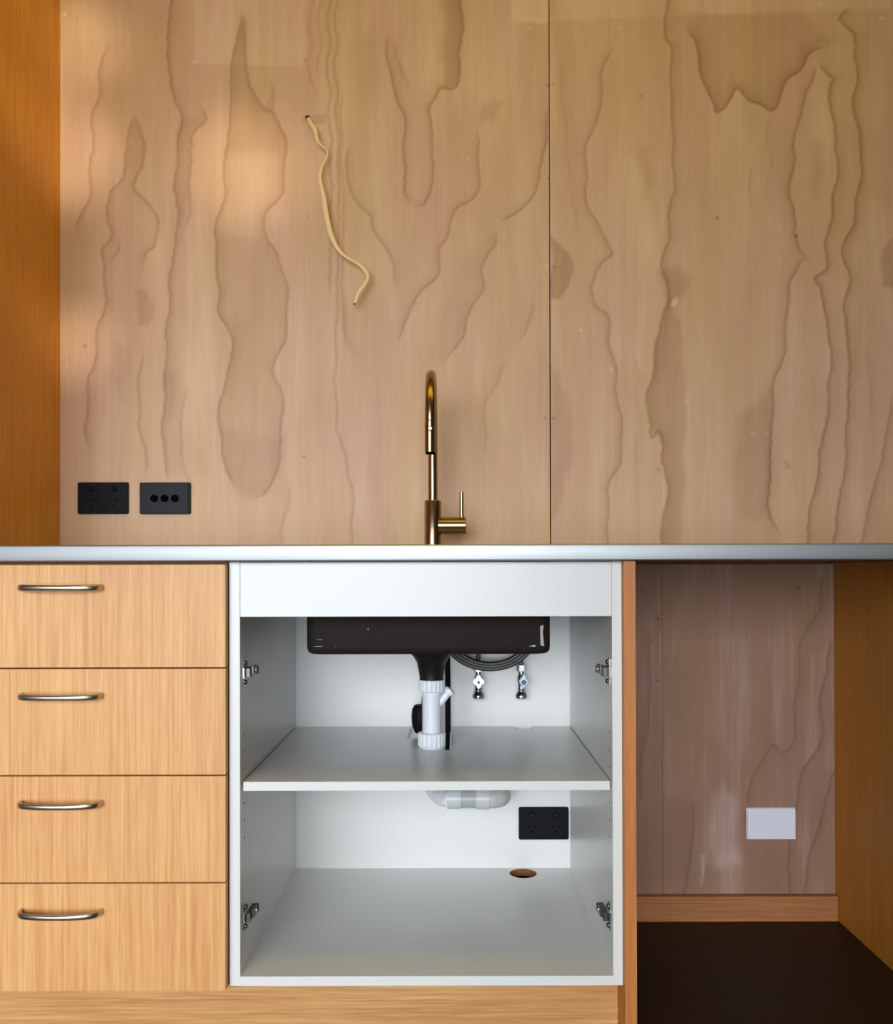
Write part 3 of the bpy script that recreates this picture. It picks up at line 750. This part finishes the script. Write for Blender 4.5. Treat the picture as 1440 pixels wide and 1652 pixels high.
def valve(x, label, marker, nut_vis, turn):
    y = 0.505
    v = thing('stop_valve', label, 'valve', (x, y, 0.565), 'chrome stop valves under the sink')
    b = lathe([(0.0110, 0.5648), (0.0130, 0.5655), (0.0136, 0.5700), (0.0124, 0.5740), (0.0084, 0.5800), (0.0078, 0.5830), (0.0086, 0.5850), (0.0076, 0.5880),
               (0.0075, 0.5950), (0.0090, 0.6040), (0.0080, 0.6140), (0.0060, 0.6180), (0.0060, 0.6265)], (x, y, 0), n=24)
    bm_lathe(b, [(0.0090, 0.0), (0.0090, 0.0348)], (x, y, 0.6055), (0, 1, 0), 20)
    obj('body', b, 'valve_metal', v, smooth=True)
    obj('nut', lathe([(0.0085, 0.6255), (0.0108, 0.6265), (0.0108, 0.6400), (0.0085, 0.6415)], (x, y, 0), n=6), 'chrome', v)
    hx = x + turn * 0.0035
    k = bmesh.new()
    bm_lathe(k, [(0.0050, 0.0), (0.0050, 0.012)], (hx, y - 0.008, 0.6055), (0, -1, 0), 16)
    out = []
    for i in range(40):
        a = 2 * math.pi * i / 40; rr = 0.0112 + 0.0020 * math.cos(4 * a)
        out.append((hx + rr * math.cos(a) * (0.95 if turn == 0 else 0.75), 0.6055 + rr * math.sin(a) * 1.15))
    pl = bm_plate([out], 0.0060, 'XZ', y - 0.0260)
    me = bpy.data.meshes.new('tmp'); pl.to_mesh(me); pl.free(); k.from_mesh(me); bpy.data.meshes.remove(me)
    h = obj('handle', k, 'chrome', v, smooth=True)
    obj('marker', lathe([(0.0032 if marker == 'red' else 0.0055, 0), (0.0030 if marker == 'red' else 0.0050, 0.0012)], (hx, y - 0.0262, 0.6040), (0, -1, 0), 20), marker, h)
    return v
VX1, VX2 = 0.0602, 0.1575
valve(VX1, 'chrome stop valve with red-centred handle, left of the pair', 'red', False, 0)
valve(VX2, 'chrome stop valve with blue-centred handle, right of the pair', 'blue', True, 1)
hot = tube(smooth_path([(VX1, 0.505, 0.6405), (VX1, 0.505, 0.68), (VX1 + 0.001, 0.504, 0.73), (VX1 - 0.01, 0.502, 0.79), (0.02, 0.506, 0.84), (-0.018, 0.508, 0.870)], 8), 0.0052, n=14)
tag(obj('braided_hose', hot, 'braid', smooth=True), 'short straight braided hose rising from red-centred stop valve', 'hose', 'braided supply hoses under the sink')
cx, cz = 0.0865, 0.7100
loop = [(VX2, 0.505, 0.6405), (VX2 + 0.001, 0.504, 0.662), (VX2 + 0.012, 0.500, 0.692)]
for k in range(0, 70):
    a = math.radians(10 + k * 15.6)
    rr = 1.0 - 0.25 * k / 69
    loop.append((cx + 0.107 * rr * math.cos(a), 0.494 - 0.032 * k / 69, cz + 0.082 * rr * math.sin(a)))
loop += [(0.010, 0.466, 0.800), (-0.020, 0.476, 0.838), (-0.036, 0.486, 0.870)]
tag(obj('braided_hose', tube(smooth_path(loop, 3), 0.0052, n=12), 'braid', smooth=True), 'long braided hose coiled in loops beneath the sink above both valves', 'hose', 'braided supply hoses under the sink')

# ---------------------------------------------------------------- outlets, switch, blank plate
def outlet(cx, yf, cz, label, wdt=0.119, hgt=0.0745, mat='matt_black'):
    t = thing('power_outlet', label, 'outlet', (cx, yf, cz - hgt / 2))
    pl = bm_plate([rrect(cx - wdt / 2, cx + wdt / 2, cz - hgt / 2, cz + hgt / 2, 0.004)], 0.0075, 'XZ', yf - 0.0076)
    bmesh.ops.bevel(pl, geom=[e for e in pl.edges if abs(e.verts[0].co.y - (yf - 0.0076)) < 1e-5 and abs(e.verts[1].co.y - (yf - 0.0076)) < 1e-5 and len(e.link_faces) == 2 and e.calc_face_angle(0) > 0.5], offset=0.0012, segments=2, affect='EDGES')
    obj('plate', pl, mat, t, smooth=False)
    for sx in (-0.0275, 0.0275):
        obj('rocker_switch', lathe([(0.0060, 0), (0.0060, 0.0018), (0.0042, 0.0034)], (cx + sx, yf - 0.0076, cz + 0.0205), (0, -1, 0.12), 22), 'matt_black', t, smooth=True)
        for dx, dz, rot in ((-0.0070, -0.0070, 30), (0.0070, -0.0070, -30), (0.0, -0.0180, 0)):
            b = box(-0.0010, 0.0010, -0.0006, 0.0004, -0.0040, 0.0040, 0)
            bmesh.ops.rotate(b, verts=b.verts, matrix=Matrix.Rotation(math.radians(rot), 3, 'Y'))
            bmesh.ops.translate(b, verts=b.verts, vec=(cx + sx + dx, yf - 0.0078, cz + dz))
            obj('socket_slot', b, 'deep_black', t)
    return t
UPX = lambda px, s: (px - 728) / s
UPZ = lambda py, s: CAM_Z - (py - 917) / s
outlet(UPX(167.5, SU), WALL_Y, UPZ(802.5, SU), 'black double power outlet on plywood beside the tall side panel', 0.121, 0.076)
SB = FPX / (1.5 + YB)
outlet(UPX(875, SB), YB, UPZ(1327, SB), 'black double power outlet inside white sink cabinet below the shelf', 0.1145, 0.0735)
cx, cz = UPX(267.5, SU), UPZ(803, SU)
t = thing('light_switch', 'charcoal triple push-button switch plate on plywood above worktop', 'switch', (cx, WALL_Y, cz - 0.038))
pl = bm_plate([rrect(cx - 0.0605, cx + 0.0605, cz - 0.038, cz + 0.038, 0.004)], 0.0075, 'XZ', WALL_Y - 0.0076)
obj('plate', pl, 'matt_black', t)
pl = bm_plate([rrect(cx - 0.0585, cx + 0.0555, cz - 0.0360, cz + 0.0360, 0.003)], 0.0010, 'XZ', WALL_Y - 0.0087)
obj('face_plate', pl, 'charcoal', t)
for k in (-1, 0, 1):
    obj('button', lathe([(0.0088, 0), (0.0088, 0.0040), (0.0076, 0.0052)], (cx + k * 0.0248, WALL_Y - 0.0086, cz - 0.0005), (0, -1, 0), 28), 'deep_black', t, smooth=True)
cx, cz = UPX(1240.5, SL), UPZ(1328.5, SL)
t = thing('blank_plate', 'white blank cover plate on plywood wall in the open bay', 'cover plate', (cx, LOW_Y, cz - 0.0375))
obj('plate', bm_plate([rrect(cx - 0.0582, cx + 0.0582, cz - 0.0370, cz + 0.0370, 0.0012)], 0.0050, 'XZ', LOW_Y - 0.0075), 'white_plastic', t)
obj('surround', bm_plate([rrect(cx - 0.0595, cx + 0.0595, cz - 0.0383, cz + 0.0383, 0.0015)], 0.0024, 'XZ', LOW_Y - 0.0025), 'white_plastic', t)

# ---------------------------------------------------------------- loose cable hanging from a hole
cab = [(498,188,0.004,3.0),(503,197,.018,3.4),(509,207,.026,3.6),(513,224,.030,2.6),(519,232,.028,2.0),(526,238,.026,1.7),(529,246,.024,1.8),(526,256,.022,2.0),(521,264,.022,2.2),(517,281,.024,2.6),(518,294,.026,3.0),
       (523,316,.028,3.8),(526,338,.030,4.0),(530,359,.032,4.0),(535,378,.034,3.8),(542,394,.034,3.5),(550,405,.034,3.0),(559,413,.034,2.4),(571,420,.034,2.2),(582,427,.034,2.6),(590,436,.034,2.9),(594,446,.034,2.9),
       (590,456,.036,2.9),(585,463,.038,3.0),(580,470,.040,3.1),(576,479,.040,3.0),(573,488,.040,2.6)]
P = []; W = []
for px, py, off, hw in cab:
    s = FPX / (1.5 + WALL_Y - off); P.append(((px - 728) / s, WALL_Y - off, CAM_Z - (py - 917) / s)); W.append(hw / s)
n = 5; SP = smooth_path(P, n); WW = np.interp(np.arange(len(SP)) / n, np.arange(len(W)), W)
cb = thing('electrical_cable', 'loose cream flat cable dangling from a hole in the plywood', 'cable', SP[-1])
obj('sheath', tube(SP, 0.005, n=12, r2=0.0022, normal=(0, -1, 0), widths=list(WW)), 'cable', cb, smooth=True)
e = SP[-1]; d_ = (SP[-1] - SP[-3]).normalized()
for k in (-1, 1):
    q = e + Vector((0.0018 * k, 0, 0))
    obj('wire_end', tube([q - d_ * 0.001, q + d_ * 0.0045], 0.0012, n=8), 'cable_end', cb)
obj('cable_hole', lathe([(0.0055, 0), (0.0055, 0.0006)], ((497 - 728) / SU, WALL_Y - 0.0001, UPZ(187, SU)), (0, -1, 0), 20), 'hole', wall_back)
